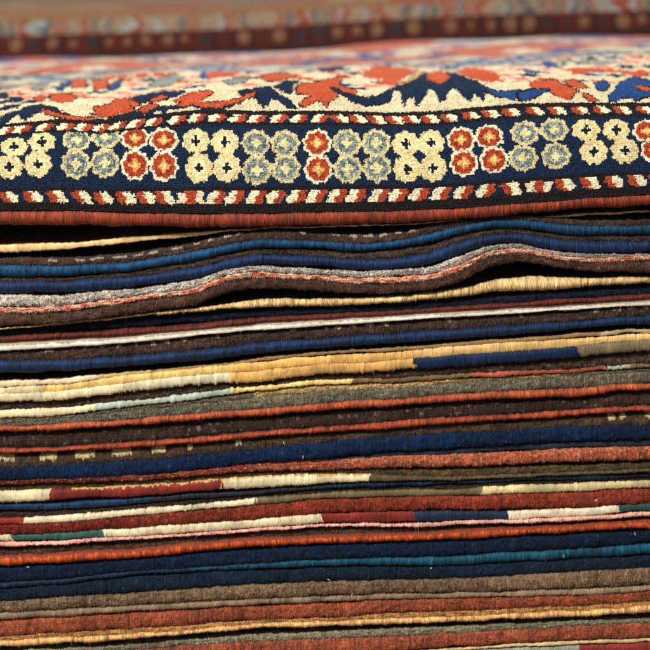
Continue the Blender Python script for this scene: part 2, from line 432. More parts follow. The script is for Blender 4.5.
rug('rug with an olive brown edge over stitched blocks of cream, dark red and cream',
    dict(part='backing', kind='pile', rec=8, segs=[(E, (90, 74, 46))],
         pts=[(0, 484.5, 493), (65, 482.5, 491.5), (130, 480.5, 488), (195, 476, 484.5), (260, 471, 477.5), (325, 469.5, 475.5), (369, 468.5, 475), (390, 469, 479.5), (455, 468.5, 478), (520, 466.5, 475), (585, 464.5, 472.5), (650, 462, 470)]),
    dict(part='selvedge', kind='stitch', rec=3, segs=[(50, (230, 213, 172)), (222, (132, 46, 36)), (369, (229, 215, 176)), (E, (98, 84, 56))], wob=.6,
         dash=((205, 165, 100), 0.8, [(70, 369)]),
         pts=[(0, 492, 503), (50, 490, 501), (130, 486.5, 497.5), (195, 482, 493), (222, 479.5, 490.5), (260, 476.5, 489.5), (325, 475, 484), (369, 474.5, 481.5), (390, 477, 481.5), (455, 477, 481), (520, 474.5, 477), (650, 469.5, 472)]))
rug('rug with a narrow dark navy edge squeezed below the cream and dark red blocks',
    dict(part='selvedge', kind='cord', rec=6, segs=[(150, (20, 50, 86)), (330, (28, 36, 48)), (500, (20, 44, 72)), (E, (24, 40, 56))],
         pts=[(0, 503.5, 513), (65, 502.5, 511), (130, 498, 505), (195, 493.5, 499.5), (260, 490, 495), (325, 485, 490), (390, 481, 487), (455, 480, 485.5), (520, 475.5, 481.5), (585, 474, 480), (650, 472, 478.5)]),
    dict(part='backing', kind='pile', rec=9, segs=[(E, (62, 44, 36))],
         pts=[(0, 512.5, 519), (65, 510.5, 516.5), (130, 504.5, 511), (195, 499, 505.5), (260, 494.5, 499.5), (325, 489.5, 494.5), (390, 486.5, 492), (455, 485, 490), (520, 481, 486), (650, 478, 481.5)]))
rug('red edged rug with a thin line above that is cream, olive, then pale yellow',
    dict(part='edge_line', kind='stitch', rec=4, segs=[(22, (138, 48, 38)), (255, (228, 213, 176)), (482, (112, 100, 66)), (E, (216, 198, 145))], wob=.5,
         pts=[(0, 519, 525), (22, 518.5, 525), (65, 516, 522.5), (130, 510.5, 516.5), (195, 505, 511), (254, 499, 505.5), (325, 493.5, 499), (390, 491, 497), (455, 490, 495.5), (482, 488, 495.5), (520, 486, 494), (585, 484, 491.5), (650, 481, 488.5)]),
    dict(part='selvedge', kind='pile', rec=3, segs=[(130, (130, 44, 32)), (E, (148, 62, 42))],
         pts=[(0, 525.5, 534), (65, 523, 532.5), (130, 517, 527.5), (195, 511.5, 523.5), (260, 505.5, 519.5), (325, 499.5, 513.5), (390, 497.5, 511), (455, 496.5, 510), (520, 494.5, 509.5), (585, 492.5, 508), (650, 489, 504)]))
rug('rug with stitched green, cream, red and navy blocks above a beaded pink cord',
    dict(part='selvedge', kind='stitch', rec=3, segs=[(12, (231, 213, 174)), (105, (54, 94, 84)), (322, (231, 215, 176)), (415, (128, 42, 32)), (508, (30, 46, 70)), (618, (235, 218, 186)), (E, (46, 82, 74))], wob=.6,
         pts=[(0, 534.5, 542), (65, 533, 540), (105, 529, 538.5), (130, 528, 537.5), (195, 523.5, 533), (260, 519.5, 528), (322, 514, 523.5), (390, 511.5, 523.5), (415, 512, 522.5), (455, 511, 521), (508, 512, 520.5), (520, 511.5, 521), (585, 508, 516.5), (618, 506, 512.5), (650, 504, 511.5)]),
    dict(part='twined_cord', kind='twine', rec=2, segs=[(E, (226, 166, 150))],
         pts=[(0, 543, 548), (65, 541, 545.5), (130, 537.5, 541), (195, 533.5, 536.5), (260, 528.5, 532), (325, 523.8, 527.5), (390, 523.8, 528), (425, 523.5, 528), (455, 521.2, 525.3), (520, 520.5, 524.3), (585, 516.3, 521), (650, 511.8, 517)]))
rug('rug of brown pile with a vivid orange cord edge above the dark blue layers',
    dict(part='pile', kind='pile', rec=7, segs=[(E, (84, 60, 48))],
         pts=[(0, 548.5, 559), (65, 546, 555), (130, 541.5, 551), (195, 537, 544.5), (260, 532, 539), (325, 528, 536.5), (390, 528, 535), (455, 526, 533), (520, 524.5, 529), (585, 521, 525), (650, 517, 522)]),
    dict(part='selvedge', kind='cord', rec=1.5, segs=[(E, (194, 82, 36))], top=(0.45, (136, 60, 34)),  # upper side darker: shade under the overhang put into the dye
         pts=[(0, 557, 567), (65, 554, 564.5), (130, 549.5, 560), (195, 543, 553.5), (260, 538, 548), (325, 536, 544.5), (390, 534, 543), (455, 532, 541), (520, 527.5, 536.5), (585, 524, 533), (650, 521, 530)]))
rug('rug with an ink navy pile edge just below the vivid orange cord',
    dict(part='pile', kind='pile', rec=4, segs=[(E, (11, 34, 62))],
         pts=[(0, 567.5, 583), (65, 565, 579), (130, 560, 572), (195, 554, 567.5), (260, 549, 564), (325, 545, 560), (390, 543.5, 557.5), (455, 541, 555.5), (520, 537, 552), (585, 533.5, 548), (650, 530.5, 543)]))
rug('rug with an edge of navy at left that turns petrol teal toward the right',
    dict(part='selvedge', kind='cord', rec=4, segs=[(190, (14, 38, 62)), (300, (12, 62, 84)), (E, (12, 76, 98))],
         pts=[(0, 583, 589), (65, 578.5, 584), (130, 571.5, 576), (195, 567, 571.5), (260, 563.5, 569.5), (325, 559.5, 568), (390, 557.5, 567.5), (455, 555.5, 567), (520, 551.5, 563.5), (585, 547.5, 560.5), (650, 542.5, 556.5)]),
    dict(part='pile', kind='pile', rec=5, segs=[(E, (18, 38, 58))],
         pts=[(0, 588.5, 602.5), (65, 583.5, 598), (130, 575.5, 594), (195, 571, 589.5), (260, 569, 585), (325, 567.5, 582.5), (390, 567, 580.5), (455, 566.5, 579), (520, 563, 575.5), (585, 560, 571.5), (650, 556, 567.5)]))
rug('rug of thick taupe brown pile with pale thread lines under the dark blue layers',
    dict(part='pile', kind='pile', rec=3, segs=[(E, (132, 106, 80))], speck=[((170, 150, 125), 0.06, 1.6)],
         pts=[(0, 603, 612), (65, 598.5, 608.5), (130, 594.5, 605), (195, 590, 602), (260, 585.5, 599), (325, 583, 596), (390, 581, 593.5), (455, 579.5, 592.5), (520, 575.5, 591), (585, 572, 588.5), (650, 568, 586)]),
    dict(part='backing', kind='twine', rec=4, segs=[(E, (140, 118, 94))],
         pts=[(0, 612, 621), (65, 608.5, 618), (130, 605, 613.5), (195, 602, 610), (260, 599, 606.5), (325, 596, 604.5), (390, 593.5, 600.5), (455, 592.5, 599.5), (520, 591, 597.5), (585, 588.5, 596.5), (650, 586, 592.5)]))
rug('rug of rust red pile directly below the taupe brown pile',
    dict(part='pile', kind='pile', rec=3, segs=[(E, (162, 86, 56))],
         pts=[(0, 622, 637), (65, 618.5, 633), (130, 614.5, 629.5), (195, 610.5, 625), (260, 607, 620), (325, 605, 618), (390, 601.5, 613.5), (455, 599.5, 611), (520, 598, 608), (585, 597, 605.5), (650, 593, 600.5)]))
rug('rug with a sandy tan edge between two rust red rugs near the bottom',
    dict(part='pile', kind='pile', rec=4, segs=[(E, (192, 140, 84))],
         pts=[(0, 637, 641.5), (65, 633, 637.5), (130, 629.5, 635), (195, 625, 630.5), (260, 620, 624.5), (325, 618, 622.5), (390, 613.5, 619), (455, 611, 617), (520, 608, 614), (585, 605.5, 611.5), (650, 600.5, 607)]),
    dict(part='selvedge', kind='cord', rec=1.5, segs=[(E, (228, 176, 112))],
         pts=[(0, 641, 648), (65, 637, 645), (130, 634.5, 641), (195, 630, 635), (260, 624, 629), (325, 622, 627.5), (390, 618.5, 625.5), (455, 616.5, 622.5), (520, 613.5, 620), (585, 611, 617.5), (650, 606.5, 614)]))
rug('rug of salmon rust pile with a thin grey pile line along its upper side',
    dict(part='backing', kind='pile', rec=10, segs=[(E, (96, 82, 68))],
         pts=[(0, 649, 654), (130, 642, 646), (260, 631.5, 636), (390, 627, 632), (455, 625, 629.5), (520, 621.5, 627), (650, 615.5, 619)]),
    dict(part='fringe_line', kind='pile', rec=5, segs=[(E, (140, 132, 106))],
         pts=[(0, 653, 658), (130, 645.5, 649.5), (260, 635, 641), (325, 633, 638.5), (390, 629.5, 637), (455, 627, 633.5), (520, 624, 629.5), (650, 618.5, 622)]),
    dict(part='pile', kind='pile', rec=3, segs=[(E, (170, 92, 64))],
         pts=[(0, 657, 676), (130, 649, 666), (260, 640.5, 660), (325, 638, 657), (390, 636.5, 652), (455, 633.5, 647.5), (520, 629, 643.5), (585, 625, 641), (650, 621.5, 638)]))
rug('rug with a cream line over grey and dark red blocks, lowest in sight',
    dict(part='edge_line', kind='flat', rec=4, segs=[(E, (220, 194, 142))],
         pts=[(0, 677, 681), (130, 667, 671), (260, 661, 664.5), (390, 653, 656), (455, 648.5, 651.5), (520, 644, 647), (585, 641, 645), (650, 638, 642.5)]),
    dict(part='selvedge', kind='stitch', rec=3, segs=[(580, (150, 150, 134)), (E, (140, 52, 44))],
         pts=[(0, 681, 694), (130, 671.5, 685), (260, 665, 678), (390, 656.5, 670), (520, 647.5, 661), (585, 645, 658), (650, 642.5, 656)]))

for k, (label, strips) in enumerate(RUGS):
    root = thing('folded_rug', label, 'rug', 'folded rugs in the stack')
    for s in strips:
        strip(root, **s)

# ------------------------------------------------------------------ the patterned rug draped over the stack
P_CREAM = (230, 217, 184)
P_WARM = (240, 216, 158)
P_RED = (186, 80, 46)
P_ORANGE = (204, 94, 56)
P_NAVY = (12, 39, 70)
P_BLUE = (36, 80, 140)
P_BLACK = (26, 20, 21)
P_GREY = (150, 156, 146)
P_GOLD = (230, 176, 96)
P_ROSE = (226, 150, 132)

A_PTS = [(0, 211, 224), (65, 211, 225), (130, 213, 225.5), (195, 214, 226.5), (260, 213.5, 226), (325, 212, 224.5), (390, 211, 222.5), (455, 208, 219), (520, 203.5, 213.5), (585, 198, 208), (650, 194, 205)]
B_PTS = [(0, 127), (30, 124), (52, 121.5), (80, 122), (100, 123.5), (130, 119.5), (165, 115.5), (200, 112), (260, 113.5), (325, 113), (390, 115), (440, 113.5), (480, 109.5), (520, 106), (585, 105), (650, 105)]
FLOWERS = []
for typ, cs in [('r', [(-44, 144), (-16, 141), (-50, 168), (-20, 166)]),
                ('c', [(14, 147), (42, 142), (9, 167), (38, 164)]),
                ('g', [(77, 140), (106, 137), (76, 164), (105, 163)]),
                ('r', [(135, 138), (164, 140), (135, 165), (164, 166)]),
                ('c', [(196, 141), (225, 142), (199, 168), (227, 168)]),
                ('g', [(256, 143), (285, 144), (257, 170), (286, 169)]),
                ('r', [(317, 143), (318.5, 169.5)]),
                ('g', [(347, 143), (376, 143), (348, 169), (377, 168)]),
                ('c', [(406, 144), (431, 143), (407, 169), (433, 168)]),
                ('r', [(461, 140), (489, 137), (464, 163), (494, 160)]),
                ('g', [(525, 133), (554, 130), (523, 158), (556, 156)]),
                ('c', [(586, 130), (616, 130), (594, 152), (625, 151)]),
                ('r', [(647, 131), (676, 129), (655, 150), (684, 149)]),
                ('g', [(708, 128), (736, 127), (712, 148), (742, 147)])]:
    for q, c in enumerate(cs):
        FLOWERS.append((typ, c[0], c[1], q < len(cs) / 2))
# the border goes on past both sides of the picture
for q in range(4):
    for side in (-1, 1):
        mid = 788 + 64 * q if side > 0 else -98 - 64 * q
        typ = 'crgc'[q] if side > 0 else 'gcrg'[q]
        yb0 = 148 + SLOPE * (mid - 600)
        for ddx, ddy in ((-14, -11), (14, -11), (-14, 12), (14, 12)):
            FLOWERS.append((typ, mid + ddx, yb0 + ddy - 5, ddy < 0))
DICE_LOW = [-12, 9, 33, 57, 82, 103, 126, 146, 165, 191, 216, 235, 256, 276, 297, 316, 337, 356, 379, 398, 419, 441, 463, 486, 511, 539, 565, 590, 614, 637, 659]
DICE_UP = [-13, 6, 22, 45, 66, 84, 101, 118, 136, 154, 177, 197, 217, 238, 257, 279, 299, 320, 340, 358, 377, 395, 411, 430, 449, 471, 491, 511, 535, 557, 580, 601, 622, 645, 667]

DICE_LOW = list(range(-330, -20, 22)) + DICE_LOW + list(range(681, 990, 22))
DICE_UP = list(range(-334, -20, 20)) + DICE_UP + list(range(687, 990, 20))

POLY = [
    (P_NAVY, [(0, 118), (6, 115), (15, 112), (22, 110), (30, 107), (40, 106), (52, 107), (62, 111), (52, 113), (40, 112), (31, 116), (24, 121), (20, 114.5), (12, 118), (5, 124), (0, 125)]),
    (P_NAVY, [(0, 108.5), (10, 106.5), (20, 105.5), (18, 107.2), (8, 109), (0, 110.5)]),
    (P_NAVY, [(48, 112), (62, 113), (80, 118), (95, 119), (110, 121), (130, 118), (130, 121), (110, 124), (92, 123.5), (78, 122.5), (64, 121)]),
    (P_ORANGE, [(42, 109), (50, 111), (60, 114), (70, 116), (82, 117), (95, 118), (92, 121), (80, 121), (66, 119), (52, 116), (44, 113)]),
    (P_NAVY, [(105, 121), (112, 117.5), (122, 115.5), (134, 112), (134, 117), (120, 119.5), (112, 122)]),
    (P_ORANGE, [(92, 108), (97, 106.5), (99, 107.5), (106, 104.5), (109, 105.3), (116, 101), (130, 99), (134, 100), (134, 113), (120, 114), (112, 116.5), (104, 117.5), (96, 116), (90, 114), (97, 112), (93, 110)]),
    (P_ORANGE, [(50, 96), (58, 94), (70, 95), (77, 98), (72, 102), (60, 103), (52, 101)]),
    (P_ORANGE, [(34, 98), (42, 96), (46, 99), (40, 102), (35, 101)]),
    (P_NAVY, [(8, 99), (16, 98), (24, 99), (20, 102), (12, 102)]),
    (P_NAVY, [(0, 94), (8, 94), (6, 98), (-6, 99)]),
    (P_NAVY, [(135, 97), (150, 95), (160, 93), (185, 92), (178, 96), (165, 100), (150, 102), (140, 103), (134, 99)]),
    (P_ORANGE, [(150, 100), (160, 96), (168, 97), (160, 101), (150, 104)]),
    (P_NAVY, [(130, 113), (138, 112), (145, 109.5), (160, 106.5), (175, 106.5), (187, 107), (178, 109.5), (173, 108.5), (165, 112.5), (158, 110), (150, 116), (143, 114), (138, 118), (130, 120)]),
    (P_ORANGE, [(138, 112), (140, 108), (150, 105), (158, 105), (152, 110), (143, 114)]),
    (P_ORANGE, [(130, 101), (136, 102), (141, 105), (134, 107), (130, 108)]),
    (P_ORANGE, [(174, 101), (184, 96), (195, 93), (210, 91), (213, 94), (206, 98), (198, 103), (188, 106), (176, 106), (182, 103)]),
    (P_NAVY, [(238, 92), (250, 90), (262, 88), (262, 104), (254, 97.5), (247, 99), (240, 103), (230, 107.5), (216, 110), (203, 109.5), (192, 106), (205, 105), (218, 105), (232, 102), (243, 97)]),
    (P_ORANGE, [(193, 104.5), (205, 102.5), (218, 102.5), (230, 101), (240, 98), (250, 94), (257, 91.5), (256, 95), (248, 98), (238, 102), (228, 106), (215, 108), (203, 108)]),
    (P_NAVY, [(258, 88), (270, 88), (276, 92), (285, 98), (291, 103), (296, 109), (290, 108.5), (283, 104), (276, 100), (272, 99), (268, 104), (264, 107.5), (258, 101)]),
    (P_NAVY, [(273, 87), (285, 83), (294, 81), (292, 85), (291, 94), (284, 92.5), (278, 89)]),
    (P_BLACK, [(294, 90), (301, 83), (312, 83), (322, 80), (332, 78), (346, 76), (342, 82), (340, 86), (351, 88), (358, 92), (355, 96), (345, 94), (339, 93), (337, 98), (331, 103), (326, 108), (321, 103), (315, 102), (310, 106), (303, 108), (298, 105), (304, 98), (311, 96), (303, 95), (296, 95)]),
    (P_ORANGE, [(296, 90), (302, 84), (312, 84), (322, 81), (332, 79), (345, 77), (341, 82), (338, 86), (350, 89), (357, 92), (355, 95), (345, 93), (338, 92), (336, 98), (330, 102), (326, 107), (322, 102), (315, 101), (310, 105), (303, 107), (299, 104), (305, 99), (312, 96), (304, 94), (297, 94)]),
    (P_BLACK, [(328, 87), (338, 89), (346, 93), (355, 96), (366, 97), (376, 96), (384, 93), (391, 88), (391, 103), (382, 105), (372, 107.5), (362, 105.5), (352, 102.5), (344, 97.5), (336, 94)]),
    (P_NAVY, [(330, 88), (338, 90), (346, 94), (355, 97), (366, 98), (376, 97), (384, 94), (391, 90), (391, 101), (382, 103), (372, 106), (362, 104), (352, 101), (344, 96), (336, 93)]),
    (P_ORANGE, [(362, 74), (372, 68), (382, 65), (391, 65), (391, 84), (383, 86), (376, 84), (384, 80), (372, 79), (364, 77)]),
    (P_NAVY, [(315, 69), (325, 67), (340, 66), (345, 68), (335, 72), (322, 72)]),
    (P_ORANGE, [(262, 76), (275, 74), (290, 74), (297, 78), (285, 80), (270, 82), (262, 80)]),
    (P_ORANGE, [(389, 67), (400, 68.5), (412, 70.5), (415, 74), (405, 78), (397, 83), (389, 87)]),
    (P_NAVY, [(389, 92), (396, 86), (406, 83), (414, 78), (424, 73), (440, 72), (452, 73), (462, 76), (472, 80), (480, 83), (486, 87), (495, 91), (495, 98), (485, 93), (484, 103), (480, 98), (474, 95), (472, 102), (464, 98), (458, 92), (453, 89), (448, 93), (446, 101), (440, 103), (436, 94), (432, 90), (428, 92), (424, 99), (416, 108), (413, 98), (408, 99), (404, 108), (402, 102), (400, 92), (395, 92), (389, 99)]),
    (P_BLUE, [(485, 88), (495, 91), (505, 92), (521, 90), (521, 98), (512, 100), (503, 98), (494, 96)]),
    (P_GOLD, [(394, 85), (404, 83), (412, 78), (420, 74), (424, 73), (420, 76), (412, 80.5), (404, 85.5)]),
    (P_ORANGE, [(427, 75), (435, 72), (446, 74), (450, 78), (446, 82), (439, 84), (433, 82), (428, 80)]),
    (P_ORANGE, [(455, 72), (465, 69), (480, 69), (492, 72), (500, 76), (496, 81), (485, 82), (475, 80), (463, 76)]),
    (P_NAVY, [(518, 91), (530, 90), (540, 87), (548, 85), (550, 91), (540, 95), (534, 99), (524, 101), (518, 100)]),
    (P_BLUE, [(519, 92), (530, 91), (540, 88), (547, 86), (549, 90), (540, 94), (534, 98), (524, 99.5), (519, 98.5)]),
    (P_ORANGE, [(530, 83), (540, 81), (556, 80), (562, 85), (572, 89), (580, 91), (574, 95), (570, 100), (562, 98), (552, 93), (548, 88), (540, 89), (531, 88)]),
    (P_ORANGE, [(564, 82), (573, 80), (585, 85), (588, 89), (578, 88), (568, 86)]),
    (P_ORANGE, [(582, 93), (590, 95), (598, 100), (594, 102), (586, 99)]),
    (P_BLUE, [(594, 84), (604, 81), (609, 85), (606, 90), (600, 91), (596, 88)]),
    (P_BLACK, [(607, 98), (614, 90), (617, 85), (628, 79), (636, 76), (642, 79), (655, 82), (655, 97), (642, 99), (636, 103), (630, 99), (622, 99), (616, 103), (609, 102)]),
    (P_BLUE, [(608, 97), (615, 90), (618, 86), (628, 80), (636, 77), (642, 80), (655, 83), (655, 95), (642, 97), (636, 101), (630, 98), (622, 98), (616, 102), (610, 101)]),
    (P_ORANGE, [(633, 86), (640, 87), (655, 89), (655, 92), (640, 90)]),
    (P_ORANGE, [(570, 69), (585, 68), (600, 69), (615, 69), (612, 73), (598, 72), (585, 74), (572, 75)]),
    (P_BLUE, [(522, 69), (535, 71), (538, 74), (525, 74)]),
    (P_ORANGE, [(70, 78), (85, 76), (86, 88), (72, 88)]), (P_ORANGE, [(94, 81), (106, 79), (108, 88), (95, 91)]),
    (P_ORANGE, [(104, 74), (116, 71), (114, 80), (104, 80)]), (P_ORANGE, [(118, 72), (130, 71), (128, 78), (118, 80)]),
    (P_BLUE, [(58, 90), (62, 84), (72, 80), (68, 86), (62, 91)]), (P_BLUE, [(108, 90), (114, 84), (122, 79), (119, 88), (112, 91)]),
    (P_GREY, [(32, 88), (40, 84), (50, 83), (42, 90), (34, 91)]), (P_GREY, [(0, 86), (10, 84), (20, 80), (24, 84), (12, 89), (0, 90)]),
    (P_ORANGE, [(135, 70), (145, 70), (148, 77), (138, 79)]), (P_ORANGE, [(150, 68), (162, 69), (165, 76), (155, 77)]),
    (P_ORANGE, [(166, 66), (176, 64), (190, 63), (195, 70), (180, 73), (168, 73)]), (P_ORANGE, [(205, 74), (218, 70), (238, 68), (240, 74), (225, 78), (208, 80)]),
    (P_GREY, [(150, 85), (156, 80), (175, 74), (184, 78), (170, 86), (155, 88)]), (P_BLUE, [(198, 76), (206, 71), (208, 80), (203, 81)]),
    (P_BLUE, [(244, 69), (252, 64), (254, 72), (247, 75)]), (P_GREY, [(222, 82), (238, 79), (250, 78), (244, 83), (230, 85)]),
    (P_BLUE, [(292, 61), (300, 57), (303, 66), (296, 67)]), (P_GREY, [(303, 70), (312, 66), (318, 70), (308, 74)]),
    (P_GREY, [(405, 64), (425, 66), (440, 68), (415, 69)]), (P_BLUE, [(440, 66), (455, 63), (470, 65), (455, 68)]),
    (P_ROSE, [(470, 62), (490, 60), (510, 62), (490, 66)]), (P_GREY, [(575, 62), (600, 60), (625, 62), (600, 66)]),
    (P_BLUE, [(540, 64), (550, 60), (556, 66), (548, 68)]), (P_ORANGE, [(620, 74), (640, 70), (655, 72), (640, 78)]),
]


def in_poly(px, py, poly):
    x, y = np.array(poly, float).T
    inside = np.zeros(px.shape, bool)
    j = len(x) - 1
    for i in range(len(x)):
        cond = (y[i] > py) != (y[j] > py)
        with np.errstate(divide='ignore', invalid='ignore'):
            xi = (x[j] - x[i]) * (py - y[i]) / (y[j] - y[i]) + x[i]
        inside ^= cond & (px < xi)
        j = i
    return inside


def hashf(a, b, k=0):
    v = np.sin(a * 127.1 + b * 311.7 + k * 74.7) * 43758.5453
    return v - np.floor(v)


def rug_pattern(px, py, X, Y):
    """Dye of each knot: px, py where the photograph shows it, X, Y where it lies on the rug."""
    n = len(px)
    C = np.tile(lin(P_CREAM), (n, 1))
    A = np.interp(px, [p[0] for p in A_PTS], [p[1] for p in A_PTS])
    B = np.interp(px, [p[0] for p in B_PTS], [p[1] for p in B_PTS])
    A = A + np.where(px < 0, SLOPE * px, 0) + np.where(px > 650, SLOPE * (px - 650), 0)
    B = B + np.where(px < 0, SLOPE * px, 0) + np.where(px > 650, SLOPE * (px - 650), 0)
    t = (A - py) / (A - B)              # 0 at the selvedge, 1 at the edge of the cream border
    front = t < 1.0

    def put(m, c):
        C[m] = lin(c)
    def cells(m, w, d, pal, k, rad=0.42):
        a, b = np.floor(X / w + 0.5 * (np.floor(Y / d) % 2)), np.floor(Y / d)
        u, v = (X / w + 0.5 * (b % 2)) % 1 - 0.5, (Y / d) % 1 - 0.5
        h = hashf(a, b, k)
        q = 6.2832 * h
        u, v = u * np.cos(q) - v * np.sin(q), u * np.sin(q) + v * np.cos(q)
        e = np.maximum(np.abs(u) * 0.55 + np.abs(v), np.abs(u) * 0.95) + 0.10 * np.sign(np.sin(np.arctan2(v, u) * 6 + h * 9))
        for i, (lo, hi, c) in enumerate(pal):
            put(m & (e < rad) & (h >= lo) & (h < hi), c)
    # cream main border with leaves
    back = ~front
    clutter = back & (Y > 0.12) & (Y < 0.44)
    cells(clutter, 0.030, 0.042, [(0, .24, P_ORANGE), (.24, .5, P_NAVY), (.5, .62, P_BLUE), (.62, .78, P_ROSE)], 7, .40)
    sx = px + 2.2 * (hashf(np.floor(px / 3.1), np.floor(py / 1.6), 1) - 0.5)
    sy = py + 1.4 * (hashf(np.floor(px / 2.3), np.floor(py / 2.1), 2) - 0.5)
    turn = np.floor((sx + 4) / 655)                 # the border repeats beyond the picture's sides
    sx = sx - 655 * turn
    sy = sy - SLOPE * 655 * turn
    for c, poly in POLY:
        near = np.array(poly)[:, 1].min() > 72
        x0, y0 = np.array(poly).min(0) - 6
        x1, y1 = np.array(poly).max(0) + 6
        w = np.flatnonzero(back & (sx > x0) & (sx < x1) & (sy > y0) & (sy < y1))
        if not len(w):
            continue
        a, b = sx[w], sy[w]
        if near and c != P_BLACK:
            o = in_poly(a - 1.5, b, poly) | in_poly(a + 1.5, b, poly) | in_poly(a, b - 0.8, poly) | in_poly(a, b + 0.8, poly)
            C[w[o]] = lin(P_BLACK)
        C[w[in_poly(a, b, poly)]] = lin(c)
    g1 = (Y > 0.43) & (Y < 0.55) & back
    put(g1, (196, 194, 178))
    cells(g1, 0.045, 0.035, [(0, .3, P_NAVY), (.3, .55, P_CREAM), (.55, .75, P_ORANGE), (.75, 1, P_BLUE)], 1)
    g2 = (Y >= 0.55) & (Y < 0.70) & back
    put(g2, (206, 124, 96))
    cells(g2, 0.06, 0.07, [(0, .55, P_ORANGE), (.55, .75, P_CREAM), (.75, 1, P_BLUE)], 2)
    g3 = (Y >= 0.70) & (Y < 0.74) & back
    put(g3, P_CREAM)
    cells(g3, 0.035, 0.05, [(0, .5, P_BLUE), (.5, .7, P_ORANGE)], 4)
    g4 = (Y >= 0.74) & back
    put(g4, (186, 104, 84))
    cells(g4, 0.16, 0.10, [(0, .35, P_ORANGE), (.35, .6, (206, 196, 196)), (.6, .8, P_BLUE), (.8, 1, (226, 186, 170))], 5, .5)
    cells(g4, 0.07, 0.05, [(0, .16, (90, 116, 164)), (.16, .32, P_CREAM), (.32, .5, (222, 110, 84))], 6, .42)
    # guard stripes and the flower border
    put(front, P_NAVY)
    put(front & (t < 0.10), P_BLACK)
    put(front & (t > 0.225) & (t < 0.262), P_BLACK)
    put(front & (t > 0.10) & (t < 0.225) & (hashf(np.floor(px / 11), 0, 9) < .35), P_BLACK)
    put(front & (t > 0.875) & (t < 0.91), P_BLACK)
    put(t.clip(0.955, 1.025) == t, P_BLACK)
    for xs, lo, hi, low in ((DICE_LOW, 0.095, 0.225, True), (DICE_UP, 0.905, 0.985, False)):
        for i, xc in enumerate(xs):
            f = (t - lo) / (hi - lo)
            dx = px - xc
            lead = (xc < 180 or xc > 500) if low else (xc > 335)
            sg = -1.0 if lead else 1.0
            # a slanted block: cream half and red half with ragged ends
            ok = front & (f > 0) & (f < 1)
            rag = 2.0 * np.sin(f * 9 + i * 2.1) + 1.4 * np.sin(f * 17 + i)
            q = dx + (f - 0.5) * -6.0 * sg
            w = 9.0 if low else 8.0
            edge = np.abs(f - 0.5) * 2
            body = ok & (np.abs(q) < w + rag * 0.5 - 2.6 * edge ** 3)
            if low and xc in (191, 539):
                put(body & (np.abs(dx) > 4.5 + rag * .4), (250, 232, 200))
                put(body & (np.abs(dx) <= 4.5 + rag * .4), P_RED)
                put(ok & (np.abs(dx) >= 7) & (np.abs(dx) < 13 + rag * .5) & (f > .1) & (f < .85), (250, 232, 200))
                continue
            put(body & (q * sg < 0.6 + rag * 0.55), (252, 238, 206))
            put(body & (q * sg >= 0.6 + rag * 0.55), P_RED)
    for typ, fx, fy, row in FLOWERS:
        dx, dy = px - fx, py - fy
        sq = 0.95 if typ == 'c' else 1.0
        ry = np.interp(fx, [0, 60, 130, 190, 300, 420, 480, 590], [9.6, 10.6, 11.8, 13, 14, 14, 12.6, 11.4] if row else [12.5, 15, 15.6, 16, 14.6, 14.6, 13.8, 13.4])
        r = np.hypot(dx / 1.02, dy * 14.4 / ry) / sq
        m0 = front & (r < 19) & (t < 0.882)
        th = np.arctan2(dy, dx)
        lobes = 0.9 * np.sin(th * 9 + fx)
        R = 14.1 + lobes
        if typ == 'c':
            put(m0 & (r < R), (238, 221, 172))
            put(m0 & (r < 6.6 + .8 * np.sin(th * 4)), (252, 240, 206))
            put(m0 & (((np.abs(dx) < 1.5) & (np.abs(dy) < 5)) | ((np.abs(dy) < 1.6) & (np.abs(dx) < 4.6))), P_BLACK)
        elif typ == 'g':
            put(m0 & (r < R), (224, 212, 166))
            put(m0 & (r < 10.6 + .8 * lobes), (150, 160, 154))
            h = hashf(np.floor(dx / 1.7), np.floor(dy / 1.7), fx)
            put(m0 & (r < 10 + lobes) & (h < 0.28), (102, 114, 116))
            put(m0 & (r < 10 + lobes) & (h > 0.82), (196, 198, 172))
            put(m0 & (r < 4.6 + 1.2 * np.cos(th * 4)), (238, 226, 176))
        else:
            put(m0 & (r < R), (252, 236, 206))
            put(m0 & (r < 11.2 + .7 * lobes), P_RED)
            h = hashf(np.floor(dx / 1.7), np.floor(dy / 1.7), fx)
            put(m0 & (r < 10 + lobes) & (h < 0.22), (156, 50, 36))
            put(m0 & (r < 5.2 + 1.4 * np.cos(th * 4)), P_GOLD)
            put(m0 & (((np.abs(dx) < 1.1) & (np.abs(dy) < 3.4)) | ((np.abs(dy) < 1.1) & (np.abs(dx) < 3.4))), (246, 220, 160))
    return C


